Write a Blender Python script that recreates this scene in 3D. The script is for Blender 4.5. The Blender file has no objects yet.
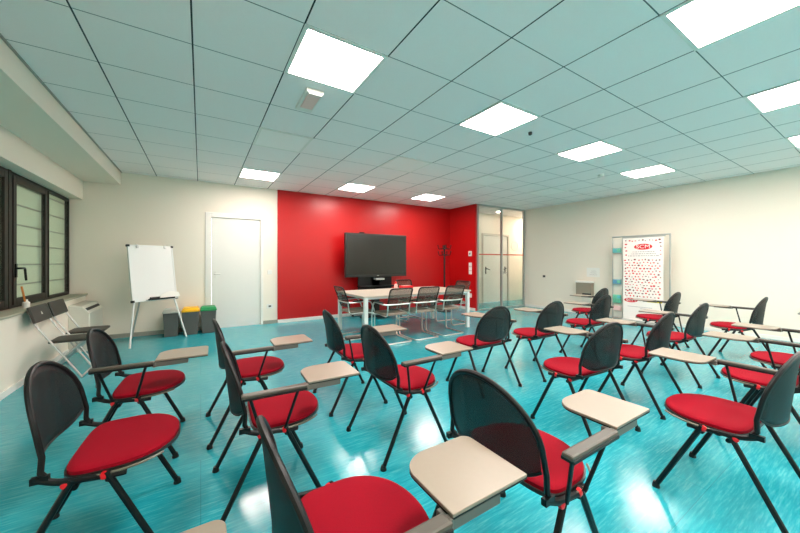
import bpy, bmesh, math, random
from mathutils import Vector, Matrix
PI = math.pi
SC = bpy.context.scene
C = SC.collection
random.seed(7)

# ------------------------------------------------------------------ camera, world, exposure
cam = bpy.data.objects.new('camera', bpy.data.cameras.new('camera'))
C.objects.link(cam)
cam.location = (0, 0, 1.27)
cam.rotation_euler = (PI/2, 0, -math.radians(31.77))
cam.data.sensor_width = 36
cam.data.lens = 36*318.2/800
cam.data.shift_x = (400-397.8)/800
cam.data.shift_y = -(266.5-262.0)/800
cam.data.clip_start = 0.02
SC.camera = cam

world = bpy.data.worlds.new('world'); SC.world = world
world.use_nodes = True
world.node_tree.nodes['Background'].inputs[0].default_value = (0.75, 0.85, 0.9, 1)
world.node_tree.nodes['Background'].inputs[1].default_value = 2.2

SC.view_settings.view_transform = 'Standard'
SC.view_settings.look = 'None'
SC.view_settings.gamma = 1
SC.view_settings.use_curve_mapping = False
SC.view_settings.exposure = 0.41
LAMP = 30.0            # emission of one lit ceiling panel

# ------------------------------------------------------------------ materials
def s2l(c):
    return tuple(((v/255)/12.92 if v/255 <= .04045 else ((v/255+.055)/1.055)**2.4) for v in c)
def mat(name, col, rough=.5, metal=0., noise=0., nscale=30, bump=0., bscale=200, spec=.5, alpha=1., stretch=None):
    m = bpy.data.materials.new(name); m.use_nodes = True
    nt = m.node_tree; b = nt.nodes['Principled BSDF']
    c = s2l(col)
    b.inputs['Base Color'].default_value = (*c, 1)
    b.inputs['Roughness'].default_value = rough
    b.inputs['Metallic'].default_value = metal
    b.inputs['Specular IOR Level'].default_value = spec
    tc = nt.nodes.new('ShaderNodeTexCoord'); mp = nt.nodes.new('ShaderNodeMapping')
    nt.links.new(tc.outputs['Object'], mp.inputs[0])
    if stretch: mp.inputs['Scale'].default_value = stretch
    if noise:
        n = nt.nodes.new('ShaderNodeTexNoise'); n.inputs['Scale'].default_value = nscale; n.inputs['Detail'].default_value = 4
        nt.links.new(mp.outputs[0], n.inputs[0])
        mx = nt.nodes.new('ShaderNodeMix'); mx.data_type = 'RGBA'
        mx.inputs[6].default_value = (*[v*(1-noise) for v in c], 1)
        mx.inputs[7].default_value = (*[min(1, v*(1+noise)) for v in c], 1)
        nt.links.new(n.outputs[0], mx.inputs[0]); nt.links.new(mx.outputs[2], b.inputs['Base Color'])
    if bump:
        n = nt.nodes.new('ShaderNodeTexNoise'); n.inputs['Scale'].default_value = bscale
        nt.links.new(mp.outputs[0], n.inputs[0])
        bp = nt.nodes.new('ShaderNodeBump'); bp.inputs['Strength'].default_value = bump; bp.inputs['Distance'].default_value = .002
        nt.links.new(n.outputs[0], bp.inputs['Height']); nt.links.new(bp.outputs[0], b.inputs['Normal'])
    if alpha < 1: b.inputs['Alpha'].default_value = alpha
    return m
def emis(name, col, s):
    m = bpy.data.materials.new(name); m.use_nodes = True; nt = m.node_tree
    b = nt.nodes['Principled BSDF']; b.inputs['Base Color'].default_value = (.9, .9, .9, 1)
    b.inputs['Emission Color'].default_value = (*col, 1); b.inputs['Emission Strength'].default_value = s
    return m
def math_node(nt, op, a, b=None):
    n = nt.nodes.new('ShaderNodeMath'); n.operation = op
    for i, v in enumerate((a, b)):
        if v is None: continue
        if isinstance(v, (int, float)): n.inputs[i].default_value = v
        else: nt.links.new(v, n.inputs[i])
    return n.outputs[0]

M = {}
M['wall'] = mat('painted_wall', (241, 232, 216), .6, bump=.05, bscale=90)
M['trimw'] = mat('white_trim', (236, 234, 226), .45)
M['door'] = mat('white_door', (232, 231, 224), .4)
M['red'] = mat('red_wall_paint', (188, 8, 12), .36, bump=.06, bscale=60)
M['black'] = mat('black_steel', (6, 10, 11), .4, spec=.3)
M['plastic'] = mat('black_plastic', (13, 15, 15), .42, spec=.35)
M['shell'] = mat('seat_shell_plastic', (40, 40, 38), .35)
M['mesh'] = mat('backrest_mesh', (24, 27, 27), .5, spec=.35, alpha=.82, bump=.15, bscale=700)
M['fabric'] = mat('red_fabric', (146, 4, 28), .85, noise=.12, nscale=220, bump=.35, bscale=500, spec=.15)
M['knob'] = mat('red_knob', (225, 20, 30), .3)
M['laminate'] = mat('beige_laminate', (146, 135, 119), .34, noise=.03, nscale=60)
M['tabunder'] = mat('grey_bracket', (98, 96, 88), .4)
M['armpad'] = mat('arm_pad_plastic', (74, 70, 60), .4)
M['rail'] = mat('light_rail_edge', (112, 106, 90), .35)
M['chrome'] = mat('chrome', (226, 224, 218), .28, metal=.85)
M['grey_metal'] = mat('satin_grey_metal', (188, 190, 186), .35, metal=.6)
M['bronze'] = mat('dark_window_frame', (32, 28, 23), .45, spec=.35)
M['slat'] = mat('shutter_slat', (196, 202, 180), .5)
nt = M['slat'].node_tree; o_ = nt.nodes['Material Output']; p_ = nt.nodes['Principled BSDF']
tl = nt.nodes.new('ShaderNodeBsdfTranslucent'); tl.inputs[0].default_value = (.8, .82, .68, 1); ms = nt.nodes.new('ShaderNodeMixShader'); ms.inputs[0].default_value = .35
nt.links.new(p_.outputs[0], ms.inputs[1]); nt.links.new(tl.outputs[0], ms.inputs[2]); nt.links.new(ms.outputs[0], o_.inputs[0])
M['sill'] = mat('stone_sill', (176, 170, 150), .45, noise=.12, nscale=60)
M['whiteboard'] = mat('whiteboard_surface', (236, 236, 232), .25)
M['bin'] = mat('grey_bin_plastic', (92, 92, 88), .5)
M['binlid'] = mat('light_grey_lid', (190, 190, 180), .5)
M['yellow'] = mat('yellow_lid', (246, 188, 10), .45)
M['green'] = mat('green_lid', (20, 150, 84), .45)
M['table'] = mat('pale_table_top', (205, 196, 180), .35, noise=.03, nscale=20)
M['whitemetal'] = mat('white_metal', (228, 230, 226), .35)
M['mseat'] = mat('taupe_seat', (122, 112, 98), .7, noise=.1, nscale=200)
M['mmesh'] = mat('dark_mesh', (84, 70, 56), .6, alpha=.5)
M['tvframe'] = mat('screen_bezel', (40, 39, 36), .35)
M['screen'] = mat('dark_glossy_screen', (30, 30, 26), .22, spec=.5)
M['fold'] = mat('dark_folding_seat', (52, 48, 42), .45)
M['unit'] = mat('heater_cream', (226, 222, 208), .45)
M['boxpale'] = mat('pale_door_frame', (205, 198, 184), .45)
M['darkslot'] = mat('dark_slot', (40, 40, 38), .6)
M['paper'] = mat('paper', (240, 238, 230), .6)
M['banner'] = mat('banner_print_ground', (246, 238, 230), .45)
M['pred'] = mat('print_red', (214, 30, 40), .5)
M['pdark'] = mat('print_maroon', (120, 40, 48), .5)
M['pgrey'] = mat('print_grey', (170, 160, 160), .5)
M['pyellow'] = mat('print_yellow', (238, 220, 40), .5)
M['pcyan'] = mat('print_cyan', (110, 205, 215), .5)
M['pblue'] = mat('print_blue', (120, 180, 220), .5)
M['pmint'] = mat('print_mint', (130, 220, 190), .5)
M['ppink'] = mat('print_pink', (240, 200, 196), .5)
M['boxgrey'] = mat('warm_grey_box', (150, 142, 125), .45)
M['orange'] = mat('orange_stick', (206, 130, 60), .6)
M['strip'] = mat('red_safety_strip', (214, 96, 70), .5)
M['lamp'] = emis('lit_panel', (1.0, .875, .82), LAMP)
M['lamp_small'] = emis('lit_downlight', (1.0, .875, .82), 130)
M['lampoff'] = mat('unlit_panel', (253, 249, 244), .5)
M['pinkish'] = mat('luminaire_lens', (235, 205, 196), .35)
M['reveal'] = mat('corner_profile', (160, 158, 145), .4)

g = bpy.data.materials.new('clear_glass'); g.use_nodes = True
nt = g.node_tree; nt.nodes.clear()
out = nt.nodes.new('ShaderNodeOutputMaterial'); tr = nt.nodes.new('ShaderNodeBsdfTransparent'); gl = nt.nodes.new('ShaderNodeBsdfGlossy')
gl.inputs['Roughness'].default_value = .03; tr.inputs[0].default_value = (.96, .98, .96, 1)
mx = nt.nodes.new('ShaderNodeMixShader')
mx.inputs[0].default_value = .05; nt.links.new(tr.outputs[0], mx.inputs[1]); nt.links.new(gl.outputs[0], mx.inputs[2]); nt.links.new(mx.outputs[0], out.inputs[0])
M['glass'] = g

def floor_mat():
    m = bpy.data.materials.new('turquoise_linoleum'); m.use_nodes = True; nt = m.node_tree; b = nt.nodes['Principled BSDF']
    L = nt.links.new
    tc = nt.nodes.new('ShaderNodeTexCoord')
    mp = nt.nodes.new('ShaderNodeMapping'); mp.inputs['Scale'].default_value = (3.0, 34, 1); L(tc.outputs['Object'], mp.inputs[0])
    n = nt.nodes.new('ShaderNodeTexNoise'); n.inputs['Scale'].default_value = 2.2; n.inputs['Detail'].default_value = 6; n.inputs['Roughness'].default_value = .7
    L(mp.outputs[0], n.inputs[0])
    n2 = nt.nodes.new('ShaderNodeTexNoise'); n2.inputs['Scale'].default_value = 1.1; n2.inputs['Detail'].default_value = 3; L(tc.outputs['Object'], n2.inputs[0])
    r = nt.nodes.new('ShaderNodeValToRGB'); e = r.color_ramp.elements
    e[0].position = .30; e[0].color = (*s2l((10, 136, 150)), 1)
    e[1].position = .72; e[1].color = (*s2l((98, 192, 196)), 1)
    k = e.new(.5); k.color = (*s2l((34, 162, 175)), 1)
    s = math_node(nt, 'ADD', math_node(nt, 'MULTIPLY', n.outputs[0], .8), math_node(nt, 'MULTIPLY', n2.outputs[0], .2))
    L(s, r.inputs[0])
    # plank-like sheet seams
    br = nt.nodes.new('ShaderNodeTexBrick'); br.inputs['Scale'].default_value = 1
    br.inputs['Brick Width'].default_value = 2.4; br.inputs['Row Height'].default_value = .6; br.inputs['Mortar Size'].default_value = .0018
    br.inputs['Color1'].default_value = (1, 1, 1, 1); br.inputs['Color2'].default_value = (.93, .96, .96, 1); br.inputs['Mortar'].default_value = (.55, .66, .66, 1)
    L(tc.outputs['Object'], br.inputs[0])
    mx = nt.nodes.new('ShaderNodeMix'); mx.data_type = 'RGBA'; mx.blend_type = 'MULTIPLY'; mx.inputs[0].default_value = 1
    L(r.outputs[0], mx.inputs[6]); L(br.outputs[0], mx.inputs[7]); L(mx.outputs[2], b.inputs['Base Color'])
    b.inputs['Roughness'].default_value = .2; b.inputs['Specular IOR Level'].default_value = .55
    L(math_node(nt, 'ADD', math_node(nt, 'MULTIPLY', n.outputs[0], .12), .12), b.inputs['Roughness'])
    bp = nt.nodes.new('ShaderNodeBump'); bp.inputs['Strength'].default_value = .08; bp.inputs['Distance'].default_value = .002
    L(n.outputs[0], bp.inputs['Height']); L(bp.outputs[0], b.inputs['Normal'])
    return m
M['floor'] = floor_mat()

TX0, TPX, TY0, TPY = -.655, .607, .81, .603   # ceiling tile raster
def ceil_mat():
    m = bpy.data.materials.new('ceiling_tiles'); m.use_nodes = True; nt = m.node_tree; b = nt.nodes['Principled BSDF']
    L = nt.links.new
    tc = nt.nodes.new('ShaderNodeTexCoord'); sp = nt.nodes.new('ShaderNodeSeparateXYZ'); L(tc.outputs['Object'], sp.inputs[0])
    def line(o, off, per, hw):
        f = math_node(nt, 'FRACT', math_node(nt, 'ADD', math_node(nt, 'DIVIDE', math_node(nt, 'SUBTRACT', o, off), per), 100.5))
        d = math_node(nt, 'MULTIPLY', math_node(nt, 'ABSOLUTE', math_node(nt, 'SUBTRACT', f, .5)), per)
        return math_node(nt, 'LESS_THAN', d, hw)
    lx = line(sp.outputs[0], TX0, TPX, .0052); ly = line(sp.outputs[1], TY0, TPY, .0036)
    n = nt.nodes.new('ShaderNodeTexNoise'); n.inputs['Scale'].default_value = 140; L(tc.outputs['Object'], n.inputs[0])
    c0 = nt.nodes.new('ShaderNodeMix'); c0.data_type = 'RGBA'; c0.inputs[6].default_value = (*s2l((247, 241, 238)), 1); c0.inputs[7].default_value = (*s2l((252, 246, 243)), 1)
    L(n.outputs[0], c0.inputs[0])
    c1 = nt.nodes.new('ShaderNodeMix'); c1.data_type = 'RGBA'; c1.inputs[7].default_value = (*s2l((96, 108, 108)), 1); L(ly, c1.inputs[0]); L(c0.outputs[2], c1.inputs[6])
    c2 = nt.nodes.new('ShaderNodeMix'); c2.data_type = 'RGBA'; c2.inputs[7].default_value = (*s2l((40, 50, 52)), 1); L(lx, c2.inputs[0]); L(c1.outputs[2], c2.inputs[6])
    L(c2.outputs[2], b.inputs['Base Color']); b.inputs['Roughness'].default_value = .7; b.inputs['Specular IOR Level'].default_value = .2
    return m
M['ceiling'] = ceil_mat()

# ------------------------------------------------------------------ helpers
def BM(): return bmesh.new()
def box(bm, x0, x1, y0, y1, z0, z1, mtx=None):
    vs = [bm.verts.new((x, y, z)) for x in (x0, x1) for y in (y0, y1) for z in (z0, z1)]
    for f in ((0,1,3,2),(4,6,7,5),(0,4,5,1),(2,3,7,6),(0,2,6,4),(1,5,7,3)): bm.faces.new([vs[i] for i in f])
    if mtx: bmesh.ops.transform(bm, matrix=mtx, verts=vs)
    return vs
def fillet(pts, r, n=5, closed=False):
    pts = [Vector(p) for p in pts]; o = []; N = len(pts)
    for i, p in enumerate(pts):
        if not closed and i in (0, N-1): o.append(p); continue
        a = pts[i-1]-p; b = pts[(i+1) % N]-p
        rr = min(r, a.length*.48, b.length*.48)
        s = p+a.normalized()*rr; e = p+b.normalized()*rr
        for k in range(n+1):
            t = k/n; o.append((1-t)**2*s+2*t*(1-t)*p+t*t*e)
    return o
def tube(bm, pts, r, seg=8, closed=False, r2=None, sy=1.):
    pts = [Vector(p) for p in pts]; N = len(pts); rings = []
    tang = []
    for i in range(N):
        if closed: t = pts[(i+1) % N]-pts[i-1]
        else: t = pts[min(i+1, N-1)]-pts[max(i-1, 0)]
        tang.append(t.normalized())
    t = tang[0]; up = Vector((0, 0, 1)) if abs(t.z) < .9 else Vector((1, 0, 0))
    nrm = (up-up.dot(t)*t).normalized()
    for i in range(N):
        t = tang[i]; nrm = (nrm-nrm.dot(t)*t).normalized(); bi = t.cross(nrm)
        rad = r if r2 is None else r+(r2-r)*i/(N-1)
        rings.append([bm.verts.new(pts[i]+rad*(math.cos(a)*nrm+sy*math.sin(a)*bi)) for a in [2*PI*k/seg for k in range(seg)]])
    M_ = N if closed else N-1
    for i in range(M_):
        A = rings[i]; B = rings[(i+1) % N]
        for k in range(seg): bm.faces.new((A[k], A[(k+1) % seg], B[(k+1) % seg], B[k]))
    if not closed:
        bm.faces.new(rings[0][::-1]); bm.faces.new(rings[-1])
def lathe(bm, prof, c=(0, 0, 0), seg=16, mtx=None):
    rings = []; new = []
    for r, z in prof:
        ring = [bm.verts.new((c[0]+r*math.cos(2*PI*k/seg), c[1]+r*math.sin(2*PI*k/seg), c[2]+z)) for k in range(seg)]
        rings.append(ring); new += ring
    for A, B in zip(rings, rings[1:]):
        for k in range(seg): bm.faces.new((A[k], A[(k+1) % seg], B[(k+1) % seg], B[k]))
    bm.faces.new(rings[0][::-1]); bm.faces.new(rings[-1])
    if mtx: bmesh.ops.transform(bm, matrix=mtx, verts=new)
def prism(bm, outl, z0, z1, dome=0.):
    n = len(outl)
    a = [bm.verts.new((x, y, z0)) for x, y in outl]; b = [bm.verts.new((x, y, z1)) for x, y in outl]
    bm.faces.new(a[::-1])
    for k in range(n): bm.faces.new((a[k], a[(k+1) % n], b[(k+1) % n], b[k]))
    if dome:
        cx = sum(p[0] for p in outl)/n; cy = sum(p[1] for p in outl)/n; prev = b
        for s, h in ((.97, .45), (.9, .75), (.7, .93), (.35, 1.)):
            cur = [bm.verts.new((cx+(x-cx)*s, cy+(y-cy)*s, z1+dome*h)) for x, y in outl]
            for k in range(n): bm.faces.new((prev[k], prev[(k+1) % n], cur[(k+1) % n], cur[k]))
            prev = cur
        bm.faces.new(prev)
    else: bm.faces.new(b)
def obj(name, bm, m, parent=None, smooth=False, bevel=0., loc=None, rotz=None):
    bmesh.ops.recalc_face_normals(bm, faces=bm.faces)
    me = bpy.data.meshes.new(name); bm.to_mesh(me); bm.free()
    me.materials.append(M[m])
    if smooth:
        for p in me.polygons: p.use_smooth = True
        try: me.set_sharp_from_angle(angle=math.radians(40))
        except Exception: pass
    o = bpy.data.objects.new(name, me); C.objects.link(o)
    if parent: o.parent = parent
    if loc is not None: o.location = loc
    if rotz is not None: o.rotation_euler[2] = rotz
    if bevel:
        md = o.modifiers.new('bevel', 'BEVEL'); md.width = bevel; md.segments = 2; md.limit_method = 'ANGLE'
    return o
def bx(name, m, x0, x1, y0, y1, z0, z1, parent=None, bevel=0.):
    bm = BM(); box(bm, x0, x1, y0, y1, z0, z1); return obj(name, bm, m, parent, bevel=bevel)
def tag(o, label, cat, group=None):
    o['label'] = label; o['category'] = cat
    if group: o['group'] = group
    return o
def thing(name, label, cat, loc=(0, 0, 0), rz=0, group=None):
    o = bpy.data.objects.new(name, None); C.objects.link(o); o.empty_display_size = .1
    o.location = loc; o.rotation_euler = (0, 0, rz); return tag(o, label, cat, group)
def struct(o): o['kind'] = 'structure'; return o
def copy_tree(o, parent=None):
    c = o.copy(); C.objects.link(c); c.parent = parent
    for ch in list(o.children): copy_tree(ch, c)
    return c
def text(name, s, size, m, parent, mtx, extrude=.0008, wid=1.):
    cu = bpy.data.curves.new(name, 'FONT'); cu.body = s; cu.size = size; cu.extrude = extrude; cu.align_x = 'CENTER'; cu.align_y = 'CENTER'
    t = bpy.data.objects.new(name+'_tmp', cu); C.objects.link(t)
    bpy.context.view_layer.update()
    me = bpy.data.meshes.new_from_object(t.evaluated_get(bpy.context.evaluated_depsgraph_get()))
    bpy.data.objects.remove(t); bpy.data.curves.remove(cu)
    me.transform(Matrix.Scale(wid, 4, (1, 0, 0))); me.transform(mtx)
    me.materials.clear(); me.materials.append(M[m])
    o = bpy.data.objects.new(name, me); C.objects.link(o); o.parent = parent
    return o

# ------------------------------------------------------------------ room shell
H = 2.775; YB = 6.97; XR = 8.0; XW = -1.57; YF = -2.6
struct(bx('floor', 'floor', -2.0, 10.5, YF-.1, 7.2, -.1, 0))
struct(bx('ceiling', 'ceiling', -2.0, 10.5, YF-.1, 7.2, H, H+.12))
# back wall, white part with the door opening, red part, corridor part
bm = BM(); DX0, DX1, DZ = .17, 1.03, 2.12
box(bm, -2.0, DX0, YB, YB+.15, 0, H); box(bm, DX1, 1.36, YB, YB+.15, 0, H); box(bm, DX0, DX1, YB, YB+.15, DZ, H)
struct(obj('wall_back', bm, 'wall'))
struct(bx('wall_back_red', 'red', 1.36, 6.05, YB-.03, YB+.15, 0, H))
bm = BM(); CX0, CX1 = 7.42, 8.55
box(bm, 6.05, CX0, YB, YB+.15, 0, H); box(bm, CX1, 10.5, YB, YB+.15, 0, H); box(bm, CX0, CX1, YB, YB+.15, 2.1, H)
struct(obj('wall_corridor', bm, 'wall'))
struct(bx('wall_return_red', 'red', 6.05, 6.10, 5.95, YB, 0, H))
struct(bx('wall_right', 'wall', XR, XR+.15, YF, 5.93, 0, H))
struct(bx('wall_corridor_end', 'wall', 10.4, 10.5, 5.8, YB, 0, H))
struct(bx('wall_corridor_front', 'wall', 8.15, 10.4, 5.78, 5.93, 0, H))
struct(bx('wall_front', 'wall', -2.0, 8.15, YF-.15, YF, 0, H))
WY = [(5.16, 6.96), (3.26, 5.1), (1.36, 3.2)]   # windows
bm = BM()
box(bm, -2.0, XW, YF, YB, 0, .74)
box(bm, -2.0, XW, YF, WY[2][0]-.06, .74, 2.26)
struct(obj('wall_left', bm, 'wall'))
struct(bx('wall_left_upper', 'wall', -2.0, -1.6, YF, YB, 2.265, H, bevel=0))
struct(bx('trim_1', 'wall', -1.6, -1.135, YF, YB, 2.56, H))       # dropped beam
struct(bx('trim_2', 'reveal', -1.137, -1.12, YF, YB, H-.012, H))  # edge profile of the tiled ceiling
struct(bx('trim_3', 'sill', -1.85, XW+.03, WY[2][0]-.06, YB, .74, .765, bevel=.004))
struct(bx('baseboard_back', 'trimw', 1.36, 6.05, YB-.042, YB-.03, 0, .07))
struct(bx('baseboard_return', 'trimw', 6.038, 6.05, 5.95, YB-.042, 0, .07))
bm = BM(); box(bm, XW, DX0-.1, YB-.012, YB, 0, .07); box(bm, DX1+.05, 1.36, YB-.012, YB, 0, .07)
struct(obj('baseboard_back', bm, 'reveal'))
struct(bx('baseboard_right', 'trimw', XR-.012, XR, YF, 5.9, 0, .06))
struct(bx('baseboard_left', 'trimw', XW, XW+.012, YF, YB-.012, 0, .06))

# windows: dark frame, sashes, pane, roller shutter outside
n = 0
for (a, b) in WY:
    n += 1
    w = struct(bx('window_%d' % n, 'bronze', -1.80, -1.755, a, a+.03, .765, 2.26))
    bm = BM(); z0, z1 = .765, 2.26
    box(bm, -1.80, -1.755, b-.03, b, z0, z1); box(bm, -1.80, -1.755, a+.03, b-.03, z0, z0+.03); box(bm, -1.80, -1.755, a+.03, b-.03, z1-.03, z1)
    mid = a+.96 if n == 1 else (a+b)/2
    box(bm, -1.795, -1.757, mid-.02, mid+.02, z0+.03, z1-.03)
    obj('window_frame', bm, 'bronze', w)
    for k, (p, q) in enumerate(((a+.03, mid-.02), (mid+.02, b-.03))):
        bm = BM(); t = .07 if (k == 0 or n > 1) else .018
        box(bm, -1.785, -1.745, p, p+t, z0+.03, z1-.03); box(bm, -1.785, -1.745, q-t, q, z0+.03, z1-.03)
        box(bm, -1.785, -1.745, p+t, q-t, z0+.03, z0+.03+t); box(bm, -1.785, -1.745, p+t, q-t, z1-.03-t, z1-.03)
        s = obj('sash', bm, 'bronze', w, bevel=.004)
        bx('glass_pane', 'glass', -1.760, -1.756, p+t, q-t, z0+.03+t, z1-.03-t, w)
        if k == 0:
            bm = BM(); box(bm, -1.745, -1.733, p+.018, p+.048, 1.10, 1.25)
            tube(bm, fillet([(-1.735, p+.033, 1.20), (-1.70, p+.033, 1.20), (-1.70, p+.12, 1.20), (-1.70, p+.15, 1.06)], .02), .011, 8)
            obj('window_handle', bm, 'plastic', s, smooth=True)
    bm = BM(); zz = .775
    while zz < 2.25:
        vs = box(bm, -1.822, -1.812, a, b, zz, min(zz+.232, 2.262)); vs[1].co.x -= .006; vs[3].co.x -= .006; zz += .232
    sh = obj('roller_shutter', bm, 'slat', w)
    bm = BM(); zz = .775+.232
    while zz < 2.25: box(bm, -1.811, -1.804, a+.01, b-.01, zz-.008, zz+.008); zz += .232
    obj('slat_joint', bm, 'reveal', sh)
bm = BM()
for yy in (1.33, 3.23, 5.13): box(bm, -1.84, -1.75, yy-.03, yy+.03, .765, 2.265)
struct(obj('trim_4', bm, 'bronze'))

# white door on the back wall
d = struct(bx('door_1', 'door', DX0+.005, DX1-.005, YB+.012, YB+.055, .006, DZ-.005))
bm = BM()
box(bm, DX0-.10, DX0, YB-.016, YB, 0, DZ+.09); box(bm, DX1, DX1+.05, YB-.016, YB, 0, DZ+.09); box(bm, DX0, DX1, YB-.016, YB, DZ, DZ+.09)
obj('door_frame', bm, 'trimw', d, bevel=.004)
bm = BM(); box(bm, DX0+.03, DX0+.075, YB+.004, YB+.012, .96, 1.09)
tube(bm, fillet([(DX0+.05, YB+.01, 1.04), (DX0+.05, YB-.04, 1.04), (DX0+.15, YB-.04, 1.04)], .015), .009, 8)
obj('door_handle', bm, 'chrome', d, smooth=True)
# corridor double door
d = struct(bx('door_2', 'door', CX0+.005, CX1-.005, YB+.012, YB+.055, .006, 2.09))
bm = BM(); box(bm, CX0-.06, CX0, YB-.016, YB, 0, 2.16); box(bm, CX1, CX1+.06, YB-.016, YB, 0, 2.16); box(bm, CX0, CX1, YB-.016, YB, 2.1, 2.16)
obj('door_frame', bm, 'boxpale', d)
for x, s in ((CX0+.12, 1), (CX1-.12, -1)):
    bm = BM(); box(bm, x-.02, x+.02, YB+.002, YB+.012, .90, 1.12)
    tube(bm, fillet([(x, YB+.01, 1.06), (x, YB-.05, 1.06), (x+.12*s, YB-.05, 1.03)], .015), .012, 8)
    obj('door_handle', bm, 'plastic', d, smooth=True)
# glass partition with two leaves
GY = 5.93; GM = 7.02
d = struct(bx('door_3', 'glass', 6.13, GM-.02, GY-.005, GY+.005, .03, H-.05))
bx('glass_leaf', 'glass', GM+.02, XR-.05, GY-.005, GY+.005, .03, H-.05, d)
bm = BM()
for x0, x1 in ((6.10, 6.13), (GM-.022, GM+.022), (XR-.05, XR)): box(bm, x0, x1, GY-.025, GY+.025, 0, H)
box(bm, 6.13, XR-.05, GY-.025, GY+.025, H-.05, H); box(bm, 6.13, XR-.05, GY-.02, GY+.02, 0, .03)
obj('partition_frame', bm, 'grey_metal', d)
bm = BM(); box(bm, 6.135, GM-.03, GY-.012, GY-.007, 1.455, 1.485); box(bm, GM+.03, XR-.055, GY-.012, GY-.007, 1.455, 1.485)
o = obj('safety_strip', bm, 'strip', d); o['label'] = 'thin red safety strip'
bm = BM(); box(bm, GM+.03, GM+.08, GY-.02, GY-.006, .93, 1.03)
tube(bm, fillet([(GM+.055, GY-.01, .98), (GM+.055, GY-.06, .98), (GM+.18, GY-.06, .98)], .015), .012, 8)
obj('door_handle', bm, 'grey_metal', d, smooth=True)
bm = BM(); tube(bm, [(7.55+.14*math.cos(a), GY-.008, 1.72+.12*math.sin(a)) for a in [2*PI*k/28 for k in range(28)]], .004, 4, closed=True)
obj('oval_sticker', bm, 'pgrey', d)

# ------------------------------------------------------------------ ceiling fixtures
def tile(k, j): return TX0+TPX*k, TY0+TPY*j
lit = [(2, 2), (5, 2), (8, 2), (11, 2), (2, -1), (5, -1), (8, -1), (11, -1), (2, 8), (5, 8), (8, 8)] + [(k, -4) for k in (2, 5, 8, 11)]
unlit = [(2, 5), (5, 5), (8, 5), (11, 5)]
def panel(lbl, m):
    t = thing('ceiling_light', lbl, 'ceiling light', group='square ceiling panels')
    bm = BM(); s = .303; i = .275
    for q in ((-s, s, -s, -i), (-s, s, i, s), (-s, -i, -i, i), (i, s, -i, i)): box(bm, *q, -.008, 0)
    obj('light_frame', bm, 'trimw', t)
    bx('diffuser', m, -i, i, -i, i, -.006, -.001, t); return t
P_on = panel('', 'lamp'); P_off = panel('', 'lampoff')
names_on = {
 (2,2): 'lit square ceiling panel nearest the camera, above the emergency luminaire', (5,2): 'lit square ceiling panel second from left in the middle row',
 (8,2): 'lit square ceiling panel left of the one above the banner', (11,2): 'lit square ceiling panel closest to right wall above the banner',
 (2,-1): 'lit square ceiling panel above the camera, out of the picture', (5,-1): 'largest lit square ceiling panel at the top right corner of the photo',
 (8,-1): 'lit square ceiling panel at right edge below the largest one', (11,-1): 'lit ceiling panel cut by right edge, lowest on that side',
 (2,8): 'lit square ceiling panel near the white door', (5,8): 'lit square ceiling panel above left part of red wall', (8,8): 'lit square ceiling panel above right part of red wall',
 (2,-4): 'lit ceiling panel behind the camera near the windows', (5,-4): 'lit ceiling panel behind the camera, second from the windows',
 (8,-4): 'lit ceiling panel behind the camera, third from the windows', (11,-4): 'lit ceiling panel behind the camera by right wall'}
names_off = {(2,5): 'unlit ceiling panel between the emergency luminaire and the panel by the door', (5,5): 'unlit ceiling panel in front of the red wall, second of the unlit row',
 (8,5): 'unlit ceiling panel in front of the glass partition', (11,5): 'unlit ceiling panel nearest the right wall'}
for lst, proto, nm in ((lit, P_on, names_on), (unlit, P_off, names_off)):
    for i, kj in enumerate(lst):
        o = proto if i == 0 else copy_tree(proto)
        x, y = tile(*kj); o.location = (x+TPX/2, y+TPY/2, H); o['label'] = nm[kj]
o = copy_tree(P_on); o.location = (9.6, 6.42, H); o['label'] = 'added lit ceiling panel in the corridor, out of sight round the corner'  # unseen panel, added to light the corridor
for q, (dx, dl) in enumerate(((6.72, 'left'), (7.55, 'middle'))):  # middle downlight is an addition that brightens the corridor
  t = thing('downlight', 'small round downlight behind the glass, %s one' % dl, 'ceiling light', (dx, 6.5, H), 0, 'corridor downlights')
 
bm = BM(); lathe(bm, [(.07, 0), (.07, -.008), (.055, -.01)], seg=18); obj('light_frame', bm, 'trimw', t); bm = BM(); lathe(bm, [(.05, -.0105), (.05, -.012)], seg=18); obj('diffuser', bm, 'lamp_small', t)

t = thing('emergency_light', 'slim white emergency luminaire with pinkish lens on the ceiling', 'emergency light', (.85, 2.93, H))
bx('housing', 'trimw', -.075, .075, -.20, .20, -.035, 0, t, bevel=.006)
bx('lens', 'pinkish', -.055, .055, -.185, .10, -.05, -.035, t, bevel=.006)
bx('end_cap', 'trimw', -.06, .06, -.198, -.188, -.05, -.035, t)
for x, y, r, m, l in ((5.86, 2.82, .05, 'trimw', 'round white smoke detector on the ceiling'), (3.25, 2.33, .022, 'darkslot', 'tiny dark round sensor in the ceiling')):
    bm = BM(); lathe(bm, [(r, 0), (r, -.012), (r*.8, -.03), (r*.3, -.036)], (x, y, H), 16)
    tag(obj('smoke_detector' if r > .03 else 'ceiling_sensor', bm, m, smooth=True), l, 'smoke detector' if r > .03 else 'sensor')

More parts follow.
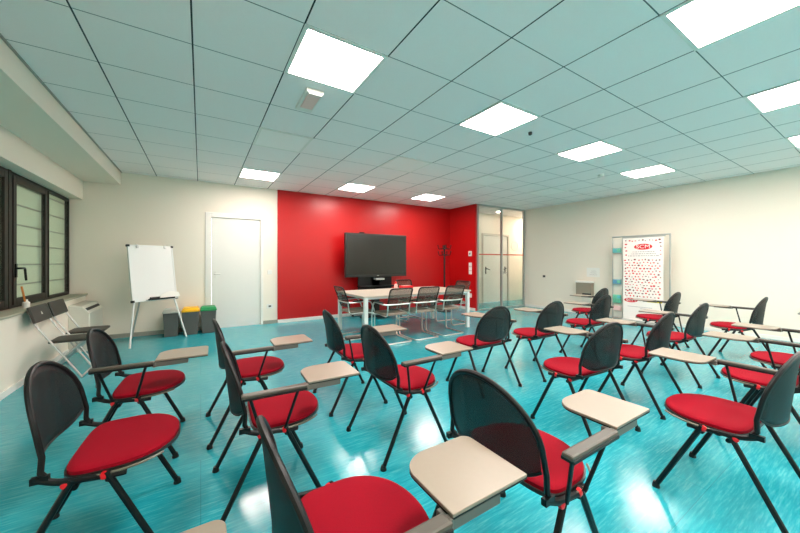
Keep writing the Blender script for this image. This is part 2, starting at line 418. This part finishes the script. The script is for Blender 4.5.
# ------------------------------------------------------------------ the tablet chair
def seat_outline(grow=0., n=48):
    o = []
    for k in range(n):
        a = 2*PI*k/n; ca, sa = math.cos(a), math.sin(a)
        if ca >= 0: x = .05+(.212+grow)*abs(ca)**.95; y = (.232+grow)*(1 if sa > 0 else -1)*abs(sa)**.92
        else: x = .05-(.158+grow)*abs(ca)**.36; y = (.232+grow)*(1 if sa > 0 else -1)*abs(sa)**.45
        o.append((x, y))
    return o
def rim_pt(y, z):   # point on the curved, leaning backrest surface
    return (-.205-.036*(z-.5)/.33+.06*(y/.235)**2*(1-.3*(z-.5)/.33), y, z)
def make_chair(tablet=True):
    t = thing('tablet_chair' if tablet else 'lecture_chair', '', 'chair', group='red seated lecture chairs')
    bm = BM(); prism(bm, seat_outline(), .426, .440, dome=.013); obj('seat', bm, 'fabric', t, smooth=True)
    bm = BM(); prism(bm, [(x*.9+.004, y*.9) for x, y in seat_outline()], .400, .412)
    prism(bm, seat_outline(.007), .412, .426); obj('seat_shell', bm, 'shell', t, smooth=True)
    for s in (-1, 1):
        pts = sorted([(x, y, .418) for x, y in seat_outline(.022, 72) if y*s > .13 and -.10 < x < .22])
        bm = BM(); tube(bm, pts, .0052, 6); obj('side_rail', bm, 'rail', t, smooth=True)
    # backrest panel
    bm = BM(); nc, nr = 22, 10; W_ = .226; grid = []
    for c in range(nc+1):
        y = W_*math.sin((c/nc*2-1)*PI/2); zb = .485+.05*(abs(y)/W_)**4; zt = .60+.222*math.sqrt(max(0, 1-(y/W_)**2))**.95
        grid.append([bm.verts.new(rim_pt(y, zb+(zt-zb)*r/nr)) for r in range(nr+1)])
    for c in range(nc):
        for r in range(nr): bm.faces.new((grid[c][r], grid[c+1][r], grid[c+1][r+1], grid[c][r+1]))
    o = obj('backrest', bm, 'mesh', t, smooth=True)
    md = o.modifiers.new('thick', 'SOLIDIFY'); md.thickness = .004; md.offset = 0
    # rim and lower posts
    bm = BM(); pts = [(-.135, -.243, .452), (-.150, -.243, .475), rim_pt(-.240, .53)]
    pts = [Vector(p) for p in pts]+[Vector(rim_pt(-.236*math.cos(a), .60+.228*math.sin(a))) for a in [PI*k/26 for k in range(27)]]
    pts += [Vector(rim_pt(.240, .53)), Vector((-.150, .243, .475)), Vector((-.135, .243, .452))]
    tube(bm, pts, .0105, 8)
    lo = [rim_pt(W_*math.sin((c/22*2-1)*PI/2), .485+.05*abs(math.sin((c/22*2-1)*PI/2))**4) for c in range(23)]
    tube(bm, lo, .006, 6)
    obj('backrest_frame', bm, 'plastic', t, smooth=True)
    # under frame
    bm = BM()
    for s in (-1, 1):
        tube(bm, fillet([(-.165, s*.245, .455), (-.10, s*.25, .425), (.07, s*.25, .405), (.10, s*.24, .40)], .03), .0125, 8)
    tube(bm, [(-.055, -.25, .39), (-.055, .25, .39)], .011, 8); tube(bm, [(.045, -.25, .39), (.045, .25, .39)], .011, 8)
    for s in (-1, 1): box(bm, -.175, -.125, s*.247-.010, s*.247+.010, .440, .464)
    obj('seat_frame', bm, 'black', t, smooth=True)
    for s in (-1, 1):
        for (x0, x1, nm) in ((-.06, -.272, 'leg'), (.04, .232, 'leg')):
            bm = BM(); tube(bm, [(x0, s*.252, .425), (x1, s*.268, .012)], .0125, 8); l = obj(nm, bm, 'black', t, smooth=True)
            bm = BM(); lathe(bm, [(.019, 0), (.019, .006), (.013, .03)], (x1, s*.268, 0), 10); obj('rubber_foot', bm, 'plastic', l, smooth=True)
        for x in (-.079, .034):
            bm = BM(); lathe(bm, [(.014, 0), (.016, .004), (.014, .014), (.008, .017)], (0, 0, 0), 14, Matrix.Translation((x, s*.246, .412)) @ Matrix.Rotation(-s*PI/2, 4, 'X'))
            o = obj('knob', bm, 'knob', t, smooth=True)
    if tablet:
        zt = .655; ay = -.325
        for x0, x1 in ((-.079, -.135), (.034, .09)):
            bm = BM(); tube(bm, [(x0, -.272, .43), (x1, ay, .64)], .0075, 8); obj('arm_strut', bm, 'black', t, smooth=True)
        bm = BM(); box(bm, -.17, .13, ay-.021, ay+.021, zt-.018, zt); o = obj('armrest', bm, 'armpad', t, bevel=.007)
        bm = BM(); box(bm, -.168, .128, ay-.023, ay+.023, zt-.026, zt-.014); obj('armrest_base', bm, 'plastic', o, bevel=.003)
        # writing tablet
        x0, x1, y0, y1 = .135, .415, -.335, -.085
        ol = [(x0, y0+.012)]+[(x0+.0, y1-.085)]
        ol = [(x0, y0)]+[(x1, y0)]+[(x1-.03+.03*math.cos(a), y1-.03+.03*math.sin(a)) for a in [PI/2*k/6 for k in range(7)]]
        ol += [(x0+.10-.10*math.sin(a), y1-.085+.085*math.cos(a)) for a in [PI/2*k/8 for k in range(9)]]
        bm = BM(); prism(bm, ol, zt-.002, zt+.008); o = obj('writing_tablet', bm, 'laminate', t, bevel=.002)
        bm = BM(); prism(bm, ol, zt-.006, zt-.002); obj('tablet_edge', bm, 'plastic', o)
        bm = BM(); box(bm, x0-.012, x0+.17, y0+.001, y0+.05, zt-.034, zt-.006); lathe(bm, [(.012, 0), (.012, .034)], (x0-.004, ay, zt-.036), 12)
        obj('tablet_bracket', bm, 'tabunder', o, bevel=.004)
    return t
ch_t = make_chair(True); ch_p = make_chair(False)
CH = [  # x, y, heading in degrees, label
 (-.355, 1.965, -2, 'only red lecture chair without a writing tablet, at the left front', 0),
 (-.363, 2.80, -2, 'tablet chair behind the tabletless chair, next to the folding chairs'),
 (.34, 1.945, -2, 'tablet chair right of the tabletless chair, seen side on with both struts'),
 (.324, 2.785, 0, 'tablet chair with tablet pointing at red wall, behind the front side-on chair'),
 (1.22, 1.965, 0, 'tablet chair in the centre aisle, full black backrest turned left'),
 (1.20, 2.775, -3, 'small tablet chair behind the centre aisle chair, closest to meeting table on left'),
 (.38, .915, 0, 'tablet chair cut by the bottom edge, large red seat and thin backrest edge'),
 (1.165, .905, 0, 'nearest tablet chair at bottom centre with big see-through black backrest'),
 (-.365, .95, 0, 'tablet chair below the bottom left edge, only its tablet corner shows'),
 (2.51, 2.38, 90, 'tablet chair facing the red wall, leftmost in the back row right of the aisle'),
 (2.55, 1.375, 86, 'tablet chair facing the red wall right behind the big see-through backrest'),
 (3.37, 2.32, 90, 'tablet chair second from the aisle in the row nearest the glass partition'),
 (3.44, 1.335, 91, 'tablet chair with grey back, behind and right of the big centre right chair'),
 (4.55, 1.39, 89, 'tablet chair with grey back in front of the right wall beside the banner'),
 (2.455, .525, 89, 'large tablet chair at right, red seat turned to camera, backrest edge at right side'),
 (3.50, .52, 90, 'tablet chair partly hidden behind the large right chair'),
 (4.28, .51, 90, 'tablet chair cut by right edge, beyond the partly hidden one'),
 (4.56, 2.36, 90, 'tablet chair just left of the banner, second farthest'),
 (5.72, 2.93, 90, 'farthest tablet chair, in front of the grey wall box'),
 (5.88, 2.02, 90, 'tablet chair standing right in front of the banner'),
 (5.97, 1.19, 90, 'tablet chair alone against the right wall, arm seen above its seat'),
 (5.93, .30, 90, 'tablet chair outside right edge, only its tablet tip shows'),
]
first = True
for c in CH:
    if len(c) == 5: o = ch_p
    else: o = ch_t if first else copy_tree(ch_t); first = False
    o.location = (c[0], c[1], 0); o.rotation_euler = (0, 0, math.radians(c[2])); o['label'] = c[3]

# ------------------------------------------------------------------ meeting table and its chairs
t = thing('meeting_table', 'long pale meeting table with white square legs before the screen', 'table', (3.33, 5.12, 0))
tw, td, tz = 1.15, .60, .725
bx('tabletop', 'table', -tw, tw, -td, td, tz-.025, tz, t, bevel=.004)
bm = BM()
for q in ((-tw+.04, tw-.04, -td+.03, -td+.06), (-tw+.04, tw-.04, td-.06, td-.03), (-tw+.04, -tw+.07, -td+.06, td-.06), (tw-.07, tw-.04, -td+.06, td-.06)): box(bm, *q, tz-.055, tz-.025)
obj('apron', bm, 'whitemetal', t)
for sx in (-1, 1):
    for sy in (-1, 1):
        x, y = sx*(tw-.05), sy*(td-.05); bx('leg', 'whitemetal', x-.03, x+.03, y-.03, y+.03, 0, tz-.025, t, bevel=.003)

def make_meeting_chair():
    t = thing('meeting_chair', '', 'chair', group='chrome cantilever chairs around the meeting table')
    bm = BM()
    for s in (-1, 1): pass
    pts = [(-.26, .24, .013), (.24, .24, .013), (.24, .24, .45), (.16, .245, .625), (-.19, .25, .61), (-.24, .2, .61), (-.24, -.2, .61), (-.19, -.25, .61), (.16, -.245, .625), (.24, -.24, .45), (.24, -.24, .013), (-.26, -.24, .013)]
    tube(bm, fillet(pts, .07, 6, closed=True), .0115, 8, closed=True)
    for s in (-1, 1): tube(bm, fillet([(.235, s*.24, .41), (.10, s*.20, .43), (-.20, s*.2, .42), (-.225, s*.2, .60)], .05), .010, 8)
    obj('frame', bm, 'chrome', t, smooth=True)
    bm = BM(); ol = fillet([(.24, -.22, 0), (.24, .22, 0), (-.19, .2, 0), (-.19, -.2, 0)], .06, 5, closed=True)
    prism(bm, [(p.x, p.y) for p in ol], .435, .452, dome=.018); obj('seat', bm, 'mseat', t, smooth=True)
    def bp(y, z): return (-.205-.14*(z-.5)/.36+.04*(y/.22)**2, y, z)
    bm = BM(); lp = fillet([(0, -.2, .53), (0, .2, .53), (0, .205, .86), (0, -.205, .86)], .05, 5, closed=True)
    tube(bm, [bp(p.y, p.z) for p in lp], .011, 8, closed=True)
    tube(bm, [bp(-.213+.426*k/8, .70) for k in range(9)], .007, 6); obj('backrest_frame', bm, 'plastic', t, smooth=True)
    bm = BM(); g_ = [[bm.verts.new(bp(-.2*(1-2*c/8), .535+.32*r/5)) for r in range(6)] for c in range(9)]
    for c in range(8):
        for r in range(5): bm.faces.new((g_[c][r], g_[c+1][r], g_[c+1][r+1], g_[c][r+1]))
    o = obj('backrest', bm, 'mmesh', t, smooth=True); md = o.modifiers.new('thick', 'SOLIDIFY'); md.thickness = .003
    for s in (-1, 1): bx('arm_pad', 'plastic', -.16, .12, s*.248-.017, s*.248+.017, .628, .645, t, bevel=.005)
    return t
mc = make_meeting_chair()
MCH = [(2.64, 4.45, 90, 'chrome meeting chair on the near side of the table, leftmost of three'), (3.18, 4.45, 90, 'chrome meeting chair on the near side, middle of three'),
 (3.75, 4.45, 90, 'chrome meeting chair on the near side, rightmost of three'), (2.25, 5.0, 0, 'chrome meeting chair at the left end of the table'),
 (3.95, 5.82, -90, 'chrome meeting chair behind the table, in front of the red tissue box'), (4.47, 5.05, 180, 'chrome meeting chair at the right end of the table')]
for i, c in enumerate(MCH):
    o = mc if i == 0 else copy_tree(mc); o.location = (c[0], c[1], 0); o.rotation_euler = (0, 0, math.radians(c[2])); o['label'] = c[3]
# items on the table
t = tag(bx('tissue_box', 'knob', 3.42, 3.68, 5.35, 5.48, tz, tz+.065, bevel=.006), 'red box lying on the pale meeting table', 'box')
bx('box_top', 'ppink', 3.46, 3.64, 5.38, 5.45, tz+.063, tz+.068, t)
t = thing('spray_bottle', 'small white bottle with red cap on the meeting table', 'bottle', (3.30, 5.40, tz))
bm = BM(); lathe(bm, [(.03, 0), (.034, .01), (.034, .09), (.015, .115)], seg=14); obj('bottle_body', bm, 'ppink', t, smooth=True)
bm = BM(); lathe(bm, [(.017, .115), (.02, .12), (.018, .15), (.008, .155)], seg=12); obj('cap', bm, 'knob', t, smooth=True)

# screen on trolley
t = thing('television', 'large dark flat screen on a black trolley before red wall', 'television', (3.49, 6.55, 0))
bx('bezel', 'tvframe', -.80, .80, -.03, .05, .93, 1.92, t, bevel=.008)
bx('screen', 'screen', -.768, .768, -.034, -.029, .985, 1.89, t)
bx('camera_bar', 'plastic', -.45, -.33, -.02, .03, 1.92, 1.945, t, bevel=.005)
bx('badge', 'grey_metal', -.02, .03, -.036, -.032, .952, .962, t)
bm = BM(); box(bm, -.45, .43, .06, .10, .60, 1.15); box(bm, -.45, .43, -.12, .14, .70, .725)
obj('trolley_shelf', bm, 'plastic', t, bevel=.004)
bx('media_player', 'grey_metal', -.10, .12, -.14, -.02, .86, .90, t, bevel=.004)
bm = BM()
box(bm, -.10, .10, .06, .12, .08, 1.6); obj('column', bm, 'plastic', t)
bm = BM(); box(bm, -.55, .52, -.32, -.24, .05, .09); box(bm, -.55, .52, .22, .30, .05, .09); box(bm, -.30, -.22, -.24, .22, .05, .09); box(bm, .22, .30, -.24, .22, .05, .09)
box(bm, -.10, .10, -.24, .22, .05, .09)
obj('trolley_base', bm, 'plastic', t, bevel=.004)
for x in (-.5, .47):
    for y in (-.28, .26):
        bm = BM(); lathe(bm, [(.024, -.013), (.026, 0), (.024, .013)], seg=12, mtx=Matrix.Translation((x, y, .026)) @ Matrix.Rotation(PI/2, 4, 'X')); obj('caster', bm, 'darkslot', t, smooth=True)

# coat stand
t = thing('coat_stand', 'black coat stand with hooks in the red corner', 'coat stand', (5.35, 6.35, 0))
bm = BM(); tube(bm, [(0, 0, .02), (0, 0, 1.70)], .022, 12); obj('pole', bm, 'plastic', t, smooth=True)
bm = BM(); lathe(bm, [(.19, 0), (.19, .015), (.05, .035), (.02, .05)], seg=24); obj('base', bm, 'plastic', t, smooth=True)
for z in (1.46, 1.62):
    for k in range(4):
        a = PI/2*k+.5+(.6 if z > 1.6 else 0); c, s = math.cos(a), math.sin(a)
        bm = BM(); tube(bm, fillet([(0, 0, z), (.15*c, .15*s, z-.02), (.17*c, .17*s, z+.07)], .03), .011, 8)
        lathe(bm, [(.01, 0), (.02, .01), (.01, .03)], (.17*c, .17*s, z+.06), 10); obj('hook', bm, 'plastic', t, smooth=True)

# ------------------------------------------------------------------ flip chart
t = thing('flip_chart_stand', 'white flip chart board on a three-legged silver stand', 'whiteboard', (-.59, 6.33, 0), math.radians(34))
B = Matrix.Translation((0, .04, .655)) @ Matrix.Rotation(math.radians(-9), 4, 'X')
def bb(name, m, x0, x1, y0, y1, z0, z1, par=t, bev=0.):
    bm = BM(); box(bm, x0, x1, y0, y1, z0, z1, B); return obj(name, bm, m, par, bevel=bev)
bw = .315; bh = .89
bb('board', 'whiteboard', -bw, bw, -.012, .012, 0, bh)
bm = BM()
for q in ((-bw-.008, bw+.008, 0, .018), (-bw-.008, bw+.008, bh-.018, bh)): box(bm, q[0], q[1], -.017, .015, q[2], q[3], B)
for q in ((-bw-.008, -bw+.012), (bw-.012, bw+.008)): box(bm, q[0], q[1], -.017, .015, .018, bh-.018, B)
obj('board_frame', bm, 'whitemetal', t)
for x in (-bw, bw):
    for z in (.012, bh-.012): bb('corner_cap', 'plastic', x-.018, x+.018, -.021, .018, z-.016, z+.016)
for x in (-.2, .2): bb('paper_clip', 'grey_metal', x-.014, x+.014, -.028, -.017, bh-.05, bh+.005)
bb('pen_tray', 'whitemetal', -bw*.45, bw-.01, -.075, -.017, .01, .022)
bb('pen_tray_grip', 'plastic', -bw*.45, .25, -.085, -.075, .005, .03)
bm = BM(); box(bm, -.1, .03, -.07, -.03, .0225, .055, B); o = obj('board_eraser', bm, 'plastic', None, bevel=.004)
o.matrix_world = Matrix.Translation(t.location) @ Matrix.Rotation(math.radians(34), 4, 'Z'); tag(o, 'dark board eraser on the flip chart pen tray', 'eraser')
bm = BM(); v = [(.05, .02), (.36, .03), (.34, .10), (.2, .13), (.06, .07)]
vs = [bm.verts.new(B @ Vector((x, -.026-.01*k, z+.005))) for k in (0, 1) for x, z in v]
bm.faces.new(vs[:5]); bm.faces.new(vs[5:][::-1])
for k in range(5): bm.faces.new((vs[k], vs[(k+1) % 5], vs[5+(k+1) % 5], vs[5+k]))
o = obj('cleaning_cloth', bm, 'paper'); o.matrix_world = Matrix.Translation(t.location) @ Matrix.Rotation(math.radians(34), 4, 'Z'); tag(o, 'crumpled white cloth on the flip chart pen tray', 'cloth')
for s in (-1, 1):
    bm = BM(); tube(bm, [(s*.41, -.08, 0.0), B @ Vector((s*.27, .02, .12))], .013, 8); obj('leg', bm, 'whitemetal', t, smooth=True)
bm = BM(); tube(bm, [(-.05, .62, 0.0), B @ Vector((-.0, .03, .75))], .012, 8); obj('rear_leg', bm, 'grey_metal', t, smooth=True)

# ------------------------------------------------------------------ recycling bins
for i, (x, lid, l, w) in enumerate(((-.43, 'binlid', 'grey recycling bin with pale grey lid, leftmost of three', .22), (-.15, 'yellow', 'grey recycling bin with yellow lid, middle of three', .25), (.12, 'green', 'grey recycling bin with green lid beside the door', .24))):
    t = thing('recycling_bin', l, 'bin', (x, 6.75, 0), 0, 'recycling bins')
    bm = BM(); vs = box(bm, -w/2, w/2, -.15, .15, 0, .40)
    for v in vs:
        if v.co.z < .1: v.co.x *= .84; v.co.y *= .86
    obj('bin_body', bm, 'bin', t, bevel=.012)
    bm = BM(); box(bm, -w/2-.008, w/2+.008, -.16, .155, .40, .43); vs = box(bm, -w/2, w/2, -.15, .15, .43, .465)
    for v in vs:
        if v.co.z > .45: v.co.x *= .88; v.co.y *= .88
    o = obj('lid', bm, lid, t, bevel=.006)
    bm = BM(); box(bm, -.05, .05, -.172, -.158, .405, .42); obj('lid_grip', bm, lid, o)

# ------------------------------------------------------------------ folding chairs by the wall
def make_folding():
    t = thing('folding_chair', '', 'chair', group='folding chairs under the window')
    bm = BM()
    for s in (-1, 1): tube(bm, fillet([(-.30, s*.20, .79), (-.25, s*.20, .62), (.11, s*.20, .012)], .05), .010, 8)
    tube(bm, [(.11, -.20, .012), (.11, .20, .012)], .010, 8)
    obj('front_frame', bm, 'grey_metal', t, smooth=True)
    bm = BM()
    for s in (-1, 1): tube(bm, [(.11, s*.175, .40), (-.25, s*.175, .012)], .011, 8)
    tube(bm, [(-.25, -.175, .012), (-.25, .175, .012)], .011, 8); tube(bm, [(-.05, -.175, .224), (-.05, .175, .224)], .008, 6)
    obj('rear_frame', bm, 'grey_metal', t, smooth=True)
    bm = BM(); ol = fillet([(.19, -.185, 0), (.19, .185, 0), (-.17, .185, 0), (-.17, -.185, 0)], .06, 5, closed=True)
    prism(bm, [(p.x, p.y) for p in ol], .40, .415, dome=.008)
    obj('seat', bm, 'fold', t, smooth=True)
    bm = BM(); m_ = Matrix.Translation((-.268, 0, .715)) @ Matrix.Rotation(-.28, 4, 'Y')
    box(bm, -.012, .012, -.225, .225, -.09, .09, m_); o = obj('backrest', bm, 'fold', t, bevel=.01)
    bm = BM(); vs = [bm.verts.new(m_ @ Vector((.0135, y, z))) for y, z in ((-.02, -.015), (.02, -.015), (0, .022))]; bm.faces.new(vs)
    o2 = obj('backrest_mark', bm, 'paper', t); o2['label'] = 'small white triangle mark'
    return t
f = make_folding(); f.location = (-1.22, 5.0, 0); f['label'] = 'dark folding chair with silver legs, the nearer one under the window'
f2 = copy_tree(f); f2.location = (-1.22, 5.52, 0); f2['label'] = 'dark folding chair with silver legs, the farther one beside the heater'
for ch in list(f2.children):
    if ch.name.startswith('backrest_mark'): bpy.data.objects.remove(ch)

# heater unit under the window
t = thing('heater_unit', 'cream fan heater cabinet in the corner under the sill', 'heater', (-1.57, 6.55, 0))
bm = BM(); pr = [(0, .0), (.22, .0), (.22, .54), (.14, .64), (0, .66)]
a = [bm.verts.new((x, -.38, z)) for x, z in pr]; b = [bm.verts.new((x, .36, z)) for x, z in pr]
bm.faces.new(a); bm.faces.new(b[::-1])
for k in range(5): bm.faces.new((a[k], a[(k+1) % 5], b[(k+1) % 5], b[k]))
obj('cabinet', bm, 'unit', t, bevel=.008)
m_ = Matrix.Translation((.18, 0, .59)) @ Matrix.Rotation(math.radians(51.3), 4, 'Y')
bm = BM(); box(bm, -.02, .02, -.33, .31, -.004, .006, m_); obj('air_slot', bm, 'darkslot', t)

# reed diffuser on sill
t = thing('scent_diffuser', 'small white jar with an orange stick on the window sill', 'jar', (-1.63, 5.12, .765))
bm = BM(); lathe(bm, [(.028, 0), (.03, .01), (.03, .06), (.014, .075), (.014, .095)], seg=14); obj('jar', bm, 'paper', t, smooth=True)
bm = BM(); tube(bm, [(0, 0, .02), (-.02, -.045, .24)], .009, 6); obj('stick', bm, 'orange', t, smooth=True)

# ------------------------------------------------------------------ wall plates
def plate_y(nm, x, z, w, h, l, c, y=YB, m='trimw', kid=None):
    o = tag(bx(nm, m, x-w/2, x+w/2, y-.01, y, z-h/2, z+h/2, bevel=.002), l, c)
    if kid: bx(kid, 'darkslot', x-w*.2, x+w*.2, y-.012, y-.0095, z-h*.2, z+h*.2, o)
    return o
plate_y('light_switch', 1.21, 1.06, .085, .085, 'white light switch between the white door and red wall', 'switch')
plate_y('wall_socket', 1.21, .36, .12, .085, 'white double socket low beside the white door', 'socket', kid='socket_face')
def plate_x(nm, X, y, z, w, h, l, c, m='trimw', kid=None, d=.012):
    o = tag(bx(nm, m, X-d, X, y-w/2, y+w/2, z-h/2, z+h/2, bevel=.002), l, c)
    if kid: bx(kid, 'darkslot', X-d-.002, X-d+.0005, y-w*.18, y+w*.18, z-h*.18, z+h*.18, o)
    return o
RX = 6.05; RY = 6.13
plate_x('thermostat', RX, RY, 1.49, .11, .13, 'white thermostat high on the red return wall', 'thermostat', kid='display', d=.02)
for k, (z, l) in enumerate(((1.205, 'upper'), (1.10, 'middle'), (.995, 'lower'))):
    plate_x('switch_plate', RX, RY, z, .11, .098, 'white switch plate, %s of the three stacked on the red return wall' % l, 'switch')['group'] = 'stacked switch plates'
plate_x('wall_socket', RX, RY, .39, .11, .11, 'white socket low on the red return wall', 'socket')
plate_x('wall_socket', XR, 5.30, .88, .07, .06, 'small dark socket alone on the right wall', 'socket', m='darkslot')
o = plate_x('paper_notice', XR, 4.02, 1.02, .30, .22, 'faint paper notice above the grey wall box', 'notice', m='paper', d=.003)
bm = BM()
for k in range(3): box(bm, XR-.0045, XR-.0028, 3.93+.01*k, 4.10-.02*k, .96+.045*k, .966+.045*k)
obj('printed_lines', bm, 'pgrey', o)
t = thing('wall_box', 'warm grey box with pale lid mounted low on the right wall', 'box', (XR, 4.18, .43))
bx('box_body', 'boxgrey', -.14, 0, -.18, .18, .02, .34, t, bevel=.008); bx('box_lid', 'paper', -.15, 0, -.19, .19, .34, .38, t, bevel=.006)
bx('dark_slot', 'darkslot', -.145, -.13, -.18, .02, .02, .09, t); bx('lower_bracket', 'unit', -.10, 0, -.16, .06, -.12, .02, t, bevel=.004)

# ------------------------------------------------------------------ banner and brochure holder
BX = 7.50; t = thing('roll_up_banner', 'white roll-up banner with red logo and red pattern', 'banner', (BX, 0, 0))
y0, y1 = 2.49, 3.17; z0, z1 = .10, 1.76
bx('banner_sheet', 'banner', -.003, .003, y0, y1, z0, z1, t)
bx('banner_base', 'grey_metal', -.07, .07, y0-.03, y1+.02, 0, .10, t, bevel=.015)
bx('top_rail', 'grey_metal', -.012, .012, y0-.03, y1+.01, z1, z1+.025, t)
bx('support_pole', 'grey_metal', .01, .03, (y0+y1)/2-.01, (y0+y1)/2+.01, .1, z1, t)
R_ = Matrix(((0, 0, -1, 0), (-1, 0, 0, 0), (0, 1, 0, 0), (0, 0, 0, 1)))  # text plane -> faces -X, reading towards -Y
def onb(y, z, off=.005): return Matrix.Translation((-off, y, z)) @ R_
def oval(nm, y, z, a, b):
    bm = BM(); vs = [bm.verts.new((-.0042, y+a*math.cos(2*PI*k/28), z+b*math.sin(2*PI*k/28))) for k in range(28)]; bm.faces.new(vs); return obj(nm, bm, 'pred', t)
yc = (y0+y1)/2-.01
o = oval('logo_oval', yc, 1.575, .155, .06); text('logo_letters', 'SCM', .10, 'banner', o, onb(yc, 1.575), wid=1.25)
o = oval('logo_oval', y1-.14, .49, .12, .045); text('logo_letters', 'SCM', .075, 'banner', o, onb(y1-.14, .49), wid=1.2)
bm = BM()
for k, (z, hw) in enumerate(((1.475, .19), (1.435, .21), (1.395, .26))):
    y = yc-hw
    while y < yc+hw:
        w = random.uniform(.02, .05); box(bm, -.0045, -.0032, y, min(y+w, yc+hw), z-.008, z+.006); y += w+.012
box(bm, -.0045, -.0032, y0+.18, y1-.08, .36, .368); box(bm, -.0045, -.0032, y0+.1, y1-.3, .33, .337)
obj('printed_text_lines', bm, 'pgrey', t)
for m, seed, share in (('pred', 1, .6), ('pdark', 2, .4)):
    random.seed(5); bm = BM(); k = 0
    spots = [(y0+.05+.058*i, 1.70) for i in range(11)]+[(y0+.05, 1.64-.075*i) for i in range(4)]+[(y1-.05, 1.64-.075*i) for i in range(4)]
    for r in range(14):
        for c in range(11): spots.append((y0+.055+.058*c+(.03 if r % 2 else 0)*(c < 10), 1.31-.056*r))
    for (y, z) in spots:
        u = random.random(); sx = random.uniform(.013, .025); sz = random.uniform(.011, .019); y += random.uniform(-.01, .01); z += random.uniform(-.01, .01); sides = random.choice((3, 4, 6)); ph = random.random()*6
        if (u < .6) != (m == 'pred'): continue
        vs = [bm.verts.new((-.0042, y+sx*math.cos(ph+2*PI*q/sides), z+sz*math.sin(ph+2*PI*q/sides))) for q in range(sides)]; bm.faces.new(vs)
    obj('printed_motifs', bm, m, t)
bx('yellow_print', 'pyellow', -.0045, -.0032, y0+.02, y0+.26, .475, .52, t)
# acrylic brochure rack with a frame that spans rack and banner
t = thing('brochure_rack', 'clear brochure rack in a metal frame left of the banner', 'brochure rack', (7.66, 0, 0))
bm = BM(); tube(bm, [(0, 3.44, .02), (0, 3.44, 1.80)], .012, 8); tube(bm, [(0, 3.25, .02), (0, 3.25, 1.80)], .007, 8); tube(bm, [(0, 2.44, .02), (0, 2.44, 1.80)], .016, 8)
tube(bm, [(0, 3.45, 1.81), (0, 2.43, 1.81)], .013, 8)
for y in (3.34, 2.44): box(bm, -.08, .12, y-.12 if y > 3 else y-.03, y+.12 if y > 3 else y+.03, 0, .018)
obj('rack_frame', bm, 'grey_metal', t, smooth=True)
bx('rack_back', 'boxgrey' if 0 else 'unit', .012, .018, 3.255, 3.43, .10, 1.78, t)
for z in (1.50, .83, .47, .40): bx('pocket', 'glass', -.05, -.046, 3.25, 3.43, z-.03 if z > .45 else z-.02, z+.08, t)
cols = [('pcyan', 1.52, 'light blue leaflets in the top pocket of the brochure rack'), ('pblue', .85, 'blue leaflets in the middle pocket of the brochure rack'), ('pmint', .52, 'mint leaflets in the lower pocket of the brochure rack'), ('ppink', .28, 'pink leaflet at the bottom of the brochure rack')]
for m, z, l in cols:
    o = tag(bx('leaflet_stack', m, 7.62, 7.655, 3.27, 3.42, z-.05 if m != 'pmint' else z-.13, z+.045, bevel=.001), l, 'leaflets')
    if m != 'ppink': bx('cover_print', 'pmint' if m != 'pmint' else 'pcyan', 7.617, 7.621, 3.27, 3.34, z-.03, z+.03, o)
